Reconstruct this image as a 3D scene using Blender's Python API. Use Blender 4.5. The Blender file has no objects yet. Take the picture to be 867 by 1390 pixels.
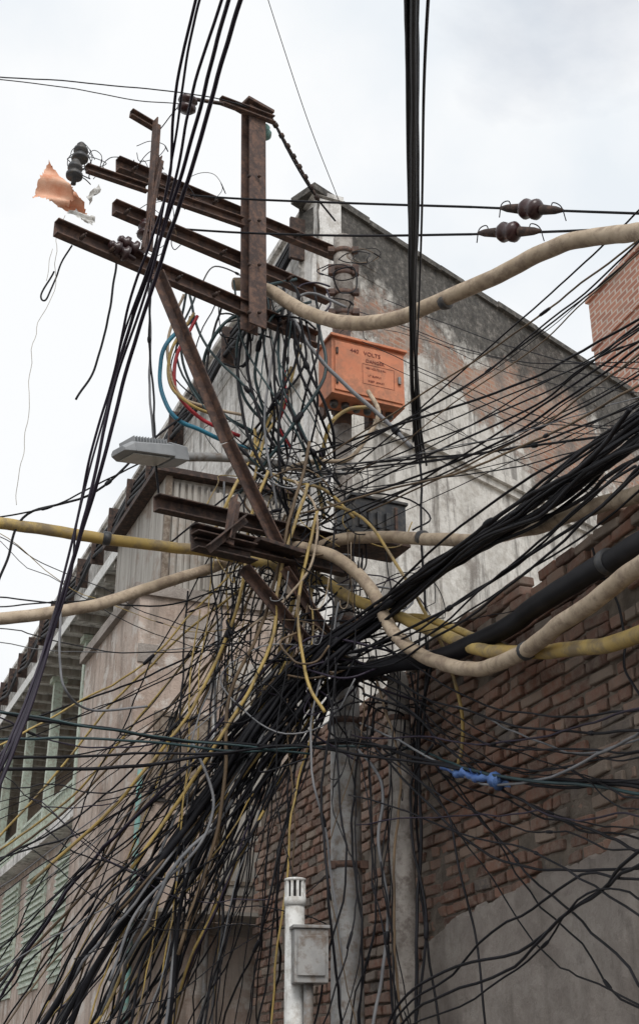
import bpy, math, random
from mathutils import Vector, Matrix, noise
random.seed(23)
R=random.random
def U(a,b): return a+(b-a)*random.random()
sc=bpy.context.scene
# ------------------------------------------------------------ camera & survey helpers
PITCH=math.radians(25); F=1678.0; EYE=1.6
cp,sp=math.cos(PITCH),math.sin(PITCH)
def W(u,v,y):
    r=u-433.5; up=695-v
    h=F*cp-up*sp; z=F*sp+up*cp
    return Vector((r*y/h,y,EYE+z*y/h))
def onplane(u,v,P,d):
    a=W(u,v,1.0); k=a.x
    s=(k*P[1]-P[0])/(d[0]-k*d[1])
    return W(u,v,P[1]+s*d[1])
cam=bpy.data.cameras.new("camera"); co=bpy.data.objects.new("camera",cam)
sc.collection.objects.link(co); co.location=(0,0,EYE)
co.rotation_euler=(math.radians(90)+PITCH,0,0)
cam.sensor_fit='VERTICAL'; cam.sensor_height=24; cam.lens=24*F/1390; cam.clip_end=3000
sc.camera=co
sc.view_settings.view_transform='Standard'; sc.view_settings.look='None'; sc.view_settings.exposure=0
# ------------------------------------------------------------ materials
class NT:
    def __init__(s,name):
        s.m=bpy.data.materials.new(name); s.m.use_nodes=True
        s.t=s.m.node_tree; s.b=s.t.nodes['Principled BSDF']
        s.tc=s.t.nodes.new('ShaderNodeTexCoord')
    def n(s,t,**k):
        x=s.t.nodes.new(t)
        for a,b in k.items(): setattr(x,a,b)
        return x
    def l(s,a,b): s.t.links.new(a,b)
    def map(s,scale,src=None):
        x=s.n('ShaderNodeMapping'); x.inputs['Scale'].default_value=scale
        s.l(src or s.tc.outputs['Object'],x.inputs['Vector']); return x.outputs[0]
    def noise(s,scale,detail=6,rough=.6,vec=None,dist=0):
        x=s.n('ShaderNodeTexNoise'); x.inputs['Scale'].default_value=scale
        x.inputs['Detail'].default_value=detail; x.inputs['Roughness'].default_value=rough
        x.inputs['Distortion'].default_value=dist
        s.l(vec or s.tc.outputs['Object'],x.inputs['Vector']); return x.outputs['Fac']
    def ramp(s,fac,stops):
        x=s.n('ShaderNodeValToRGB'); e=x.color_ramp.elements
        while len(e)<len(stops): e.new(.5)
        for i,(p,c) in enumerate(stops):
            e[i].position=p; e[i].color=(c if len(c)==4 else (*c,1)) if hasattr(c,'__len__') else (c,c,c,1)
        s.l(fac,x.inputs[0]); return x.outputs[0]
    def mix(s,f,a,b,mode='MIX'):
        x=s.n('ShaderNodeMix',data_type='RGBA',blend_type=mode)
        if not isinstance(f,(int,float)): s.l(f,x.inputs[0])
        else: x.inputs[0].default_value=f
        for i,c in ((6,a),(7,b)):
            if isinstance(c,tuple): x.inputs[i].default_value=(*c,1)
            else: s.l(c,x.inputs[i])
        return x.outputs[2]
    def math(s,op,a,b=None,clamp=False):
        x=s.n('ShaderNodeMath',operation=op); x.use_clamp=clamp
        for i,c in ((0,a),(1,b)):
            if c is None: continue
            if isinstance(c,(int,float)): x.inputs[i].default_value=c
            else: s.l(c,x.inputs[i])
        return x.outputs[0]
    def bump(s,h,strength=.4,dist=.02):
        x=s.n('ShaderNodeBump'); x.inputs['Strength'].default_value=strength; x.inputs['Distance'].default_value=dist
        s.l(h,x.inputs['Height']); s.l(x.outputs[0],s.b.inputs['Normal'])
    def fin(s,col,rough=.8,metal=0,spec=None):
        if isinstance(col,tuple): s.b.inputs['Base Color'].default_value=(*col,1)
        else: s.l(col,s.b.inputs['Base Color'])
        s.b.inputs['Roughness'].default_value=rough; s.b.inputs['Metallic'].default_value=metal
        if spec is not None: s.b.inputs['Specular IOR Level'].default_value=spec
        return s.m
def simple(name,c1,c2,scale=8,rough=.7,metal=0,bump=.3,bd=.01,lo=.35,hi=.65,c3=None,spec=None):
    t=NT(name); f=t.noise(scale); col=t.ramp(f,[(lo,c1),(hi,c2)])
    if c3:
        f3=t.noise(scale*2.7,8,.7); col=t.mix(t.ramp(f3,[(.46,0.0),(.62,1.0)]),col,c3)
    f2=t.noise(scale*6,6,.7)
    t.bump(f2,bump,bd)
    return t.fin(col,rough,metal,spec)
M={}
M['B']=simple('black_cable_sheath',(.005,.005,.007),(.016,.016,.020),3,.55,0,.1,.003,spec=.2)
M['P']=simple('dark_plum_sheath',(.016,.011,.022),(.032,.024,.042),3,.5,0,.1,.003,spec=.3)
M['G']=simple('grey_cable_sheath',(.11,.115,.125),(.22,.22,.23),4,.6,0,.1,.003)
M['Y']=simple('yellow_cable_sheath',(.36,.245,.07),(.52,.38,.13),2,.6,0,.2,.004,c3=(.24,.18,.10))
M['T']=simple('beige_cable_sheath',(.36,.28,.195),(.50,.405,.30),5,.75,0,.35,.006,c3=(.27,.205,.15))
M['O']=simple('brown_cable_sheath',(.08,.055,.035),(.17,.115,.065),4,.7,0,.2,.004)
M['U']=simple('blue_cable_sheath',(.015,.12,.20),(.03,.20,.30),4,.5,0,.1,.003)
M['R']=simple('red_cable_sheath',(.26,.01,.015),(.42,.02,.03),4,.5,0,.1,.003)
M['N']=simple('dark_teal_cable_sheath',(.010,.025,.03),(.018,.05,.055),4,.5,0,.1,.003)
M['rust']=simple('rusted_steel',(.048,.033,.030),(.100,.064,.054),7,.75,.1,.6,.006,c3=(.16,.092,.066))
M['rustd']=simple('dark_rusted_steel',(.022,.016,.015),(.055,.036,.030),6,.8,.1,.6,.006,c3=(.10,.06,.045))
M['galv']=simple('weathered_galvanised_steel',(.22,.22,.22),(.36,.355,.345),4,.6,.15,.3,.005,c3=(.17,.135,.11))
M['conc']=simple('pole_concrete',(.24,.22,.20),(.38,.35,.32),6,.9,0,.6,.01,c3=(.17,.145,.13))
M['porc']=simple('brown_porcelain',(.022,.010,.011),(.05,.020,.020),5,.28,0,.05,.002)
M['orange']=simple('orange_enamel',(.52,.18,.09),(.64,.25,.13),3,.65,0,.2,.003,c3=(.38,.16,.09))
M['lamp']=simple('lamp_grey_paint',(.22,.23,.24),(.30,.31,.32),6,.5,.1,.1,.003)
M['lens']=simple('lamp_lens',(.35,.35,.32),(.45,.45,.42),10,.3)
M['bbox']=simple('black_box_paint',(.02,.022,.026),(.05,.052,.058),5,.5,0,.2,.004,c3=(.09,.08,.07))
M['text']=simple('dark_red_print',(.12,.02,.015),(.18,.03,.02),20,.7)
M['flag']=simple('faded_orange_cloth',(.66,.30,.18),(.80,.52,.38),9,.9,0,.5,.01)
M['white']=simple('white_plastic',(.55,.55,.53),(.72,.72,.70),6,.5,0,.1,.003,c3=(.42,.40,.37))
M['tape']=simple('blue_tape',(.05,.11,.32),(.10,.20,.45),8,.4,0,.5,.01)
M['green']=simple('green_paint',(.40,.48,.40),(.54,.61,.52),5,.7,0,.3,.006,c3=(.33,.32,.26))
M['teal']=simple('teal_paint',(.12,.25,.23),(.18,.34,.31),5,.7,c3=(.2,.18,.14))
M['wood']=simple('weathered_timber',(.10,.075,.055),(.20,.155,.12),5,.85,c3=(.26,.22,.18))
M['dark']=simple('dark_interior',(.02,.02,.02),(.045,.04,.038),4,.9)
M['mortar']=simple('mortar',(.12,.10,.08),(.23,.19,.155),7,.95,0,.9,.02)
M['asph']=simple('asphalt',(.04,.04,.042),(.065,.063,.06),30,.95,0,.5,.01)
M['ground']=simple('dusty_ground',(.26,.23,.19),(.36,.32,.27),3,.95,0,.5,.01)
M['paint']=simple('road_paint',(.6,.6,.58),(.8,.8,.78),12,.8)
M['rope']=simple('pale_string',(.30,.27,.22),(.42,.38,.32),9,.9)
t=NT('cement_render'); 
c=t.ramp(t.noise(1.6,9,.7),[(.33,(.24,.205,.185)),(.5,(.34,.30,.27)),(.68,(.43,.39,.355))])
c=t.mix(t.ramp(t.noise(2.2,8,.7,t.map((1.5,1.5,.3))),[(.5,0.0),(.66,.7)]),c,(.19,.165,.145))
c=t.mix(t.ramp(t.noise(12,8,.75),[(.5,0.0),(.66,.55)]),c,(.22,.19,.17))
t.bump(t.noise(8,10,.8),1.0,.035); M['cement']=t.fin(c,.95)
t=NT('pink_plaster'); 
big=t.noise(.9,8,.65); st=t.noise(2.0,7,.65,t.map((3,3,.35)))
c=t.ramp(big,[(.3,(.30,.225,.185)),(.5,(.44,.35,.295)),(.7,(.52,.45,.40))])
c=t.mix(t.ramp(st,[(.47,0.0),(.64,.75)]),c,(.18,.15,.125)); c=t.mix(t.ramp(t.noise(2.2,9,.7),[(.54,0.0),(.60,.8)]),c,(.56,.52,.48))
c=t.mix(t.ramp(t.noise(3.1,10,.75),[(.56,0.0),(.64,.7)]),c,(.25,.17,.13)); t.bump(t.noise(9,8,.7),.8,.03); M['pink']=t.fin(c,.95)
t=NT('weathered_sheet_metal'); 
st=t.noise(2.2,7,.6,t.map((4,4,.3)))
c=t.ramp(st,[(.3,(.17,.15,.13)),(.5,(.33,.31,.28)),(.7,(.46,.43,.39))]); c=t.mix(t.ramp(t.noise(2,8,.7),[(.52,0.0),(.66,.8)]),c,(.20,.135,.095)); t.bump(t.noise(12),.3,.01); M['sheet']=t.fin(c,.75,.1)
dR=Vector((math.sin(math.radians(45.7)),math.cos(math.radians(45.7)),0)); nR=Vector((dR.y,-dR.x,0))
dL=Vector((-math.sin(math.radians(22.7)),math.cos(math.radians(22.7)),0)); nL=Vector((-dL.y,dL.x,0))
dBr=Vector((math.sin(math.radians(19)),-math.cos(math.radians(19)),0)); nB=Vector((dBr.y,-dBr.x,0))
C0=Vector((-.03,13,0)); B0=Vector((.23,10.2,0)); ROOF=12.3
def plaster(name,bricky,moldtop,base=((.40,.38,.345),(.60,.58,.54)),mr=(.56,.72)):
    t=NT(name); P=t.tc.outputs['Object']
    sep=t.n('ShaderNodeSeparateXYZ'); t.l(P,sep.inputs[0]); z=sep.outputs[2]
    dot=t.n('ShaderNodeVectorMath',operation='DOT_PRODUCT'); t.l(P,dot.inputs[0])
    dot.inputs[1].default_value=dR if bricky else dL
    s=t.math('SUBTRACT',dot.outputs['Value'],(C0.dot(dR) if bricky else C0.dot(dL)))
    cmb=t.n('ShaderNodeCombineXYZ'); t.l(s,cmb.inputs[0]); t.l(z,cmb.inputs[1])
    a=t.noise(1.1,9,.65); fine=t.noise(7,9,.75)
    col=t.ramp(a,[(.3,base[0]),(.62,base[1])])
    col=t.mix(t.ramp(fine,[(.46,0.0),(.62,.55)]),col,(.32,.285,.245))
    streak=t.noise(3.2,8,.7,t.map((1.6,1.6,.22)))
    col=t.mix(t.ramp(streak,[(.50,0.0),(.62,.75)]),col,(.14,.13,.12))
    blot=t.noise(1.9,10,.72); col=t.mix(t.ramp(blot,[(.55,0.0),(.66,.75)]),col,(.20,.175,.155))
    br=t.n('ShaderNodeTexBrick'); t.l(cmb.outputs[0],br.inputs['Vector'])
    br.inputs['Scale'].default_value=1; br.inputs['Brick Width'].default_value=.24; br.inputs['Row Height'].default_value=.078
    br.inputs['Mortar Size'].default_value=.009
    br.inputs['Color1'].default_value=(.38,.20,.13,1); br.inputs['Color2'].default_value=(.27,.14,.095,1); br.inputs['Mortar'].default_value=(.33,.28,.235,1)
    h=t.noise(5,10,.75)
    if bricky:
        m=t.noise(.75,11,.74,dist=.4); zc=t.math('ABSOLUTE',t.math('SUBTRACT',z,10.75))
        m=t.math('SUBTRACT',m,t.math('MULTIPLY',zc,.17)); 
        sfac=t.math('MULTIPLY',t.math('ABSOLUTE',t.math('SUBTRACT',s,5.0)),.028)
        m=t.math('SUBTRACT',m,sfac)
        mask=t.ramp(m,[(.335,0.0),(.40,1.0)])
        bc=t.mix(t.ramp(t.noise(4,9,.75),[(.40,.0),(.60,.85)]),br.outputs['Color'],(.40,.33,.28))
        bc=t.mix(t.ramp(t.noise(2,9,.75),[(.48,.0),(.62,.8)]),bc,(.13,.11,.10))
        col=t.mix(mask,col,bc)
        h=t.math('SUBTRACT',h,t.math('MULTIPLY',mask,.5))
    g=t.math('MULTIPLY',t.math('SUBTRACT',z,moldtop),.42)
    mm=t.math('ADD',t.noise(1.6,11,.76,t.map((1,1,.7))),g)
    mould=t.ramp(mm,[(mr[0],0.0),(mr[1],.95)])
    dk=t.ramp(t.noise(11,8,.75),[(.38,(.024,.023,.022)),(.55,(.085,.078,.07)),(.7,(.25,.23,.21))])
    col=t.mix(mould,col,dk)
    t.bump(h,.9,.04)
    return t.fin(col,.95)
M['plR']=plaster('aged_plaster_with_exposed_brick',True,10.95,((.50,.48,.445),(.70,.68,.64)))
M['plL']=plaster('aged_limewash_plaster',False,12.3,((.60,.59,.57),(.78,.77,.75)))
t=NT('old_brick'); at=t.n('ShaderNodeAttribute',attribute_name='rnd')
c=t.ramp(at.outputs['Fac'],[(0,(.13,.07,.052)),(.3,(.22,.112,.078)),(.6,(.30,.155,.108)),(.8,(.34,.21,.155)),(.9,(.32,.26,.21)),(1,(.12,.105,.098))])
c=t.mix(t.ramp(t.noise(11,9,.78),[(.44,0.0),(.64,.8)]),c,(.32,.26,.215))
c=t.mix(t.ramp(t.noise(1.3,9,.74),[(.46,0.0),(.64,.65)]),c,(.13,.105,.09))
c=t.mix(t.ramp(t.noise(.9,9,.7,t.map((1,1,.5))),[(.54,0.0),(.68,.55)]),c,(.36,.305,.26))
t.bump(t.noise(26,9,.8),1.0,.02); M['brick']=t.fin(c,.95)
t=NT('red_brick_tower'); 
cmb=t.n('ShaderNodeCombineXYZ'); sep=t.n('ShaderNodeSeparateXYZ'); t.l(t.tc.outputs['Object'],sep.inputs[0])
t.l(t.math('ADD',sep.outputs[0],sep.outputs[1]),cmb.inputs[0]); t.l(sep.outputs[2],cmb.inputs[1])
br=t.n('ShaderNodeTexBrick'); t.l(cmb.outputs[0],br.inputs['Vector']); br.inputs['Scale'].default_value=1
br.inputs['Brick Width'].default_value=.27; br.inputs['Row Height'].default_value=.13; br.inputs['Mortar Size'].default_value=.018
br.inputs['Color1'].default_value=(.46,.22,.15,1); br.inputs['Color2'].default_value=(.34,.155,.11,1); br.inputs['Mortar'].default_value=(.52,.44,.38,1)
t.bump(br.outputs['Fac'],-.4,.02); M['brick2']=t.fin(t.mix(t.ramp(t.noise(2.5,8,.7),[(.5,0.0),(.7,.5)]),br.outputs['Color'],(.30,.23,.19)),.95)
# ------------------------------------------------------------ mesh helpers
GR={}
def acc(top,part,mat,smooth=False):
    k=(top,part)
    if k not in GR: GR[k]=([],[],mat,smooth)
    return GR[k]
def add(top,part,mat,vs,fs,smooth=False):
    V,Fc,_,_=acc(top,part,mat,smooth); o=len(V)
    V.extend(vs); Fc.extend([tuple(i+o for i in f) for f in fs])
BF=[(0,1,3,2),(4,6,7,5),(0,4,5,1),(2,3,7,6),(0,2,6,4),(1,5,7,3)]
def obox(top,part,mat,o,ax,ay,az):
    vs=[o+ax*i+ay*j+az*k for i in (0,1) for j in (0,1) for k in (0,1)]
    add(top,part,mat,vs,BF)
def cbox(top,part,mat,c,ax,ay,az): obox(top,part,mat,c-ax*.5-ay*.5-az*.5,ax,ay,az)
def prism(top,part,mat,p0,p1,prof,upv=Vector((0,0,1))):
    d=(p1-p0).normalized(); x=d.cross(upv).normalized(); y=x.cross(d)
    n=len(prof); vs=[p+x*a+y*b for p in (p0,p1) for a,b in prof]
    fs=[(i,(i+1)%n,n+(i+1)%n,n+i) for i in range(n)]+[tuple(range(n-1,-1,-1)),tuple(range(n,2*n))]
    add(top,part,mat,vs,fs)
def Lp(w,t=.010): return [(0,0),(w,0),(w,t),(t,t),(t,w),(0,w)]
def Cp(w,h,t=.012): return [(-w/2,-h/2),(w/2,-h/2),(w/2,-h/2+t),(-w/2+t,-h/2+t),(-w/2+t,h/2-t),(w/2,h/2-t),(w/2,h/2),(-w/2,h/2)]
def Hp(w,h,t=.014): return [(-w/2,-h/2),(w/2,-h/2),(w/2,-h/2+t),(t/2,-h/2+t),(t/2,h/2-t),(w/2,h/2-t),(w/2,h/2),(-w/2,h/2),(-w/2,h/2-t),(-t/2,h/2-t),(-t/2,-h/2+t),(-w/2,-h/2+t)]
def frame(d):
    a=Vector((0,0,1)) if abs(d.z)<.9 else Vector((1,0,0))
    x=d.cross(a).normalized(); return x,d.cross(x).normalized()
def tube(top,part,mat,pts,r,sides=6):
    n=len(pts); vs=[];x=None
    for i,p in enumerate(pts):
        d=pts[min(i+1,n-1)]-pts[max(i-1,0)]
        if d.length<1e-6: d=Vector((0,0,1))
        d.normalize()
        if x is None: x,y=frame(d)
        else:
            x=x-d*x.dot(d)
            if x.length<1e-4: x,_=frame(d)
            x.normalize(); y=d.cross(x)
        rr=r[i] if isinstance(r,list) else r
        for k in range(sides):
            a=2*math.pi*k/sides; vs.append(p+x*(rr*math.cos(a))+y*(rr*math.sin(a)))
    fs=[(i*sides+k,i*sides+(k+1)%sides,(i+1)*sides+(k+1)%sides,(i+1)*sides+k) for i in range(n-1) for k in range(sides)]
    fs+=[tuple(range(sides-1,-1,-1)),tuple((n-1)*sides+k for k in range(sides))]
    add(top,part,mat,vs,fs,True)
def lathe(top,part,mat,p,d,prof,sides=18):
    d=d.normalized(); x,y=frame(d); vs=[]
    for h,r in prof:
        for k in range(sides):
            a=2*math.pi*k/sides; vs.append(p+d*h+x*(r*math.cos(a))+y*(r*math.sin(a)))
    n=len(prof)
    fs=[(i*sides+k,i*sides+(k+1)%sides,(i+1)*sides+(k+1)%sides,(i+1)*sides+k) for i in range(n-1) for k in range(sides)]
    fs+=[tuple(range(sides-1,-1,-1)),tuple((n-1)*sides+k for k in range(sides))]
    add(top,part,mat,vs,fs,True)
def cat(P,seg=8):
    out=[]; n=len(P)
    for i in range(n-1):
        p0=P[i-1] if i else P[0]*2-P[1]; p1=P[i]; p2=P[i+1]; p3=P[i+2] if i+2<n else P[-1]*2-P[-2]
        for k in range(seg):
            t=k/seg; t2=t*t;t3=t2*t
            out.append(.5*((2*p1)+(p2-p0)*t+(2*p0-5*p1+4*p2-p3)*t2+(3*p1-p0-3*p2+p3)*t3))
    out.append(P[-1].copy()); return out
def clampw(p):
    q=p-B0
    if p.z<4.75:
        d=q.x*nB.x+q.y*nB.y; t=q.x*dBr.x+q.y*dBr.y
        if t>-2.9 and d<.07: p=p+nB*(.08+.04*noise.noise(p*2)-d)
    return p
def wire(mat,rmm,pts,top='tangled_wires',seg=8,sides=6,jit=0.0):
    P=[W(*q) if not isinstance(q,Vector) else q for q in pts]
    C=cat(P,seg)
    if jit:
        o=Vector((U(0,99),U(0,99),U(0,99)))
        C=[c+noise.noise_vector(c*1.6+o)*jit+noise.noise_vector(c*6+o)*jit*.22 for c in C]
    C=[clampw(c) for c in C]
    r=rmm/1000
    names={'B':'black_wires','P':'plum_wires','G':'grey_wires','Y':'yellow_wires','T':'beige_wires','O':'brown_wires','U':'blue_wires','R':'red_wires','N':'teal_wires'}
    tube(top,names.get(mat,mat),mat,C,r,sides)
    # occasional taped joint
    if top=='tangled_wires' and len(C)>20 and R()<.30:
        i=random.randint(5,len(C)-6); d=(C[i+1]-C[i]); 
        if d.length>1e-4:
            L=U(.05,.12); lathe(top,'taped_joints','B' if R()<.8 else 'G',C[i],d,[(0,r*1.05),(.012,r*1.7),(L*.5,r*1.9),(L-.01,r*1.6),(L,r*1.05)],7)
def bundle(mat,rmm,pts,n,spread,top='tangled_wires',seg=7,jit=.03,mats=None):
    for i in range(n):
        a=U(0,6.28); rr=math.sqrt(R()); P=[]
        for j,q in enumerate(pts):
            s=spread[j] if isinstance(spread,(list,tuple)) else spread
            a+=U(-.9,.9); rr=min(1,max(0,rr+U(-.3,.3)))
            c=W(*q); P.append(c+Vector((math.cos(a)*rr*s,U(-.5,.5)*s,math.sin(a)*rr*s)))
        wire(random.choice(mats) if mats else mat,rmm*U(.7,1.25),P,top,seg,7,jit)
# ------------------------------------------------------------ ground
add('ground','surface','ground',[Vector(p) for p in ((-900,-900,0),(900,-900,0),(900,900,0),(-900,900,0))],[(0,1,2,3)])
def strip(top,part,mat,a,b,w0,w1,z):
    d=(b-a).normalized(); x=Vector((d.y,-d.x,0)); up=Vector((0,0,z))
    add(top,part,mat,[a+x*w0+up,a+x*w1+up,b+x*w1+up,b+x*w0+up],[(0,1,2,3)])
ra=B0+dBr*30; rb=B0-dBr*70
ra.z=rb.z=0
strip('road','carriageway','asph',ra,rb,-9.5,-2.2,.004)
for i in range(18):
    a=ra-dBr*(i*5.5); strip('road','centre_dashes','paint',a,a-dBr*2.5,-5.95,-5.8,.008)
for (w0,w1) in ((-2.2,0.25),(-12,-9.5)):
    d=(rb-ra).normalized(); x=Vector((d.y,-d.x,0))
    obox('pavement','slab_%d'%int(abs(w0)),'cement',ra+x*w0,d*100,x*(w1-w0),Vector((0,0,.13)))
# ------------------------------------------------------------ plaster building
Z=Vector((0,0,1))
def fb(part,mat,s0,s1,z0,z1,o0,o1,top='plaster_building'):
    obox(top,part,mat,C0+dL*s0+nL*o0+Z*z0,dL*(s1-s0),nL*(o1-o0),Z*(z1-z0))
def rb_(part,mat,s0,s1,z0,z1,o0,o1,top='plaster_building'):
    obox(top,part,mat,C0+dR*s0+nR*o0+Z*z0,dR*(s1-s0),nR*(o1-o0),Z*(z1-z0))
def grid(top,part,mat,o,d,nrm,L,zf,nx,nz,amp,z0=0,freq=1.2):
    vs=[];fs=[]
    for i in range(nx+1):
        s=L*i/nx; zt=zf(s)
        for k in range(nz+1):
            z=z0+(zt-z0)*k/nz; p=o+d*s+Z*z
            vs.append(p+nrm*(noise.noise(p*freq)*amp+noise.noise(p*freq*4)*amp*.4))
    for i in range(nx):
        for k in range(nz):
            a=i*(nz+1)+k; fs.append((a,a+nz+1,a+nz+2,a+1))
    add(top,part,mat,vs,fs)
ztop=lambda s: ROOF+.05*noise.noise(Vector((s*1.3,3,1)))+.03*noise.noise(Vector((s*6,1,1)))
grid('plaster_building','right_wall','plR',C0,dR,nR,16,ztop,200,90,.02)
rb_('right_wall_core','plR',.05,16,0,ROOF-.12,-.35,-.04)
grid('plaster_building','parapet_top','plR',C0-nR*.35,dR,-nR,16,ztop,60,4,.02,ROOF-1)
s=-.1
while s<16:
    L=U(.5,1.1); h=U(.05,.085); j=U(-.025,.02)
    rb_('coping','plR',s,min(s+L-.006,16),ROOF-.02+j,ROOF+h+j,-.40,.05+U(0,.03)); s+=L
rb_('string_course','plR',.9,16,9.22,9.34,-.02,.12)
rb_('string_course_lower','plR',.9,16,9.12,9.215,-.02,.06)
rb_('pilaster','plR',2.15,2.5,0,9.11,-.02,.05)
Lf=34
def lgrid(part,s0,s1,z0,z1):
    grid('plaster_building',part,'plL',C0+dL*s0,dL,nL,s1-s0,lambda s:z1+.04*noise.noise(Vector((s*2,1,9))),int((s1-s0)*6),24,.02,z0)
fb('left_parapet_wall','plL',.02,Lf,10.4,ROOF-.05,-.35,-.03)
lgrid('left_parapet_face',.0,Lf,10.4,ROOF)
s=0
while s<Lf:
    L=U(.8,1.6); fb('left_coping','plL',s,min(s+L-.006,Lf),ROOF-.015,ROOF+U(.05,.085),-.38,.05+U(0,.02)); s+=L
fb('left_wall','plL',.02,7.4,0,10.39,-.35,-.03)
lgrid('left_wall_face',0,7.4,0,10.39)
fb('left_pilaster','plL',.02,.35,0,11.6,0,.06); fb('left_band','plL',.36,7.4,9.7,9.8,-.02,.06)
fb('left_wall_low','pink',7.4,Lf,0,6.1,-.35,-.004)
fb('veranda_floor','plL',7.4,Lf,6.1,6.3,-2.2,.35)
fb('veranda_back','wood',7.4,Lf,6.3,10.4,-2.3,-2.2)
fb('eave_slab','plL',7.0,Lf,10.28,10.40,-2.2,.45)
fb('eave_fascia','white',7.0,Lf,10.22,10.46,.452,.475)
s=7.7
while s<Lf:
    fb('rafters','sheet',s,s+.09,10.14,10.277,-2.1,.42); s+=.75
s=9.2
while s<Lf:
    fb('veranda_posts','green',s,s+.2,6.3,10.14,-.15,.05)
    fb('post_caps','green',s-.07,s+.27,10.0,10.12,-.22,.12)
    s+=3.1
fb('handrail','green',7.4,Lf,7.2,7.27,-.1,-.03)
s=7.5
while s<Lf:
    fb('balusters','green',s,s+.035,6.3,7.2,-.085,-.045); s+=.16
s=8.3
while s<Lf-2:
    fb('louvre_frames','green',s-.06,s+1.86,3.4,5.9,0.0,.05)
    z=3.5
    while z<5.8:
        fb('louvres','green',s,s+1.8,z,z+.05,.052,.10); z+=.13
    fb('back_windows','green',s,s+1.2,6.9,9.2,-2.19,-2.12)
    s+=3.1
def bay(part,mat,o0,o1,z0,z1,s0=.55,s1=3.2): fb(part,mat,s0,s1,z0,z1,o0,o1)
bay('bay_wall','pink',.003,1.88,0,6.6)
bay('bay_upper_box','sheet',.003,1.62,6.6,8.15,.75,3.0)
bay('bay_roof','rustd',.003,1.78,8.152,8.22,.6,3.2)
bay('bay_lintel','cement',.003,1.95,6.55,6.68,.50,3.25)
for i in range(20):
    o=.06+i*.078
    bay('bay_slats','sheet',o,o+U(.03,.06),6.72,8.1-U(0,.1)*(R()<.3),.72,.752)
for o in (.02,.82,1.55):
    bay('bay_frame','wood',o,o+.07,6.69,8.15,.69,.75)
bay('bay_window_recess','dark',1.05,1.6,4.3,5.2,.52,.56)
bay('bay_window_frame','wood',1.0,1.05,4.25,5.25,.49,.548); bay('bay_window_frame','wood',1.6,1.65,4.25,5.25,.49,.548); bay('bay_window_frame','wood',1.05,1.6,5.2,5.25,.49,.548)
for i in range(5):
    bay('bay_window_planks','wood',1.06+i*.11,1.155+i*.11,4.3+U(0,.1),5.2-(.5 if i==3 else U(0,.08)),.50,.519)
bay('bay_shutter','sheet',.2,.85,3.4,5.9,.51,.555)
for i in range(6): bay('bay_shutter_ribs','wood',.2,.85,3.5+i*.42,3.54+i*.42,.49,.509)
bay('bay_crack_band','cement',.003,1.9,3.0,3.12,.51,.56)
bay('bay_awning','sheet',.1,1.95,3.125,3.16,-.1,.5)
for i in range(5):
    o=U(.1,1.7); z_=U(5.3,6.2); bay('bay_patch_panels','cement',o,min(o+U(.1,.3),1.87),z_,z_+U(.1,.35),.535,.549-.002*i)
a=C0+dL*.47+nL*1.78
tube('plaster_building','drain_pipe','teal',[a+Z*0.1,a+Z*4.6],.03,10)
a=C0+dL*.47+nL*1.0
tube('plaster_building','waste_pipe','galv',[a+Z*0.1,a+Z*6.4],.028,10)
def corr(part,mat,o,ax,up,w,h,pitch=.08,amp=.018):
    nrm=ax.cross(up).normalized(); n=int(w/pitch*6); vs=[];fs=[]
    for i in range(n+1):
        x=w*i/n; q=o+ax*x+nrm*(amp*math.sin(x/pitch*6.283)); vs+= [q,q+up*h]
    for i in range(n): fs.append((2*i,2*i+2,2*i+3,2*i+1))
    add('plaster_building',part,mat,vs,fs,True)
corr('corrugated_sheet','sheet',C0+dL*.62+nL*.2+Z*6.75,nL,Z,.95,1.25)
P=[C0,C0+dR*16,C0+dR*16+dL*Lf,C0+dL*Lf]
add('plaster_building','roof_slab','cement',[p+Z*11.6 for p in P]+[p+Z*11.4 for p in P],[(0,1,2,3),(7,6,5,4),(1,5,6,2),(2,6,7,3)])
add('plaster_building','rear_walls','plL',[p for p in P]+[p+Z*11.4 for p in P],[(1,2,6,5),(2,3,7,6)])
tc=W(798,412,24); H=tc.z
o=Vector((tc.x,tc.y,0))
obox('brick_stair_tower','shaft','brick2',o+Z*11.6,dBr*3.2,-nB*3.5,Z*(H-11.6))
obox('brick_stair_tower','coping','brick2',o+Z*(H+.003)-dBr*.05+nB*.06,dBr*3.3,-nB*3.62,Z*.12)
obox('brick_stair_tower','band','brick2',o+Z*(H-1.3)-dBr*.03+nB*.04,dBr*3.26,-nB*3.4,Z*.09)
# ------------------------------------------------------------ brick building
BV=[];BFc=[];BR=[]
T0=-2.6;T1=9.5; BH=.080;BL=.240
def brick(t0,t1,z0,z1,off,depth=.11):
    o=len(BV); j=lambda a=.007: U(-a,a)
    tilt=U(-.008,.008); tz=U(-.004,.004)
    for i,t_ in enumerate((t0,t1)):
        for k,z_ in enumerate((z0,z1)):
            for m,d in enumerate((off,off-depth)):
                BV.append(B0+dBr*(t_+j())+nB*(d+j(.005)+tilt*(1 if i else -1))+Z*(z_+j(.004)+tz*(1 if i else -1)))
    q=lambda i,k,m:o+i*4+k*2+m
    for f in ((q(0,0,0),q(1,0,0),q(1,1,0),q(0,1,0)),(q(0,0,1),q(0,1,1),q(1,1,1),q(1,0,1)),(q(0,0,0),q(0,1,0),q(0,1,1),q(0,0,1)),(q(1,0,0),q(1,0,1),q(1,1,1),q(1,1,0)),(q(0,1,0),q(1,1,0),q(1,1,1),q(0,1,1)),(q(0,0,0),q(0,0,1),q(1,0,1),q(1,0,0))):
        BFc.append(f)
    r=R(); BR.extend([r]*6)
row=0; z=0
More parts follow.
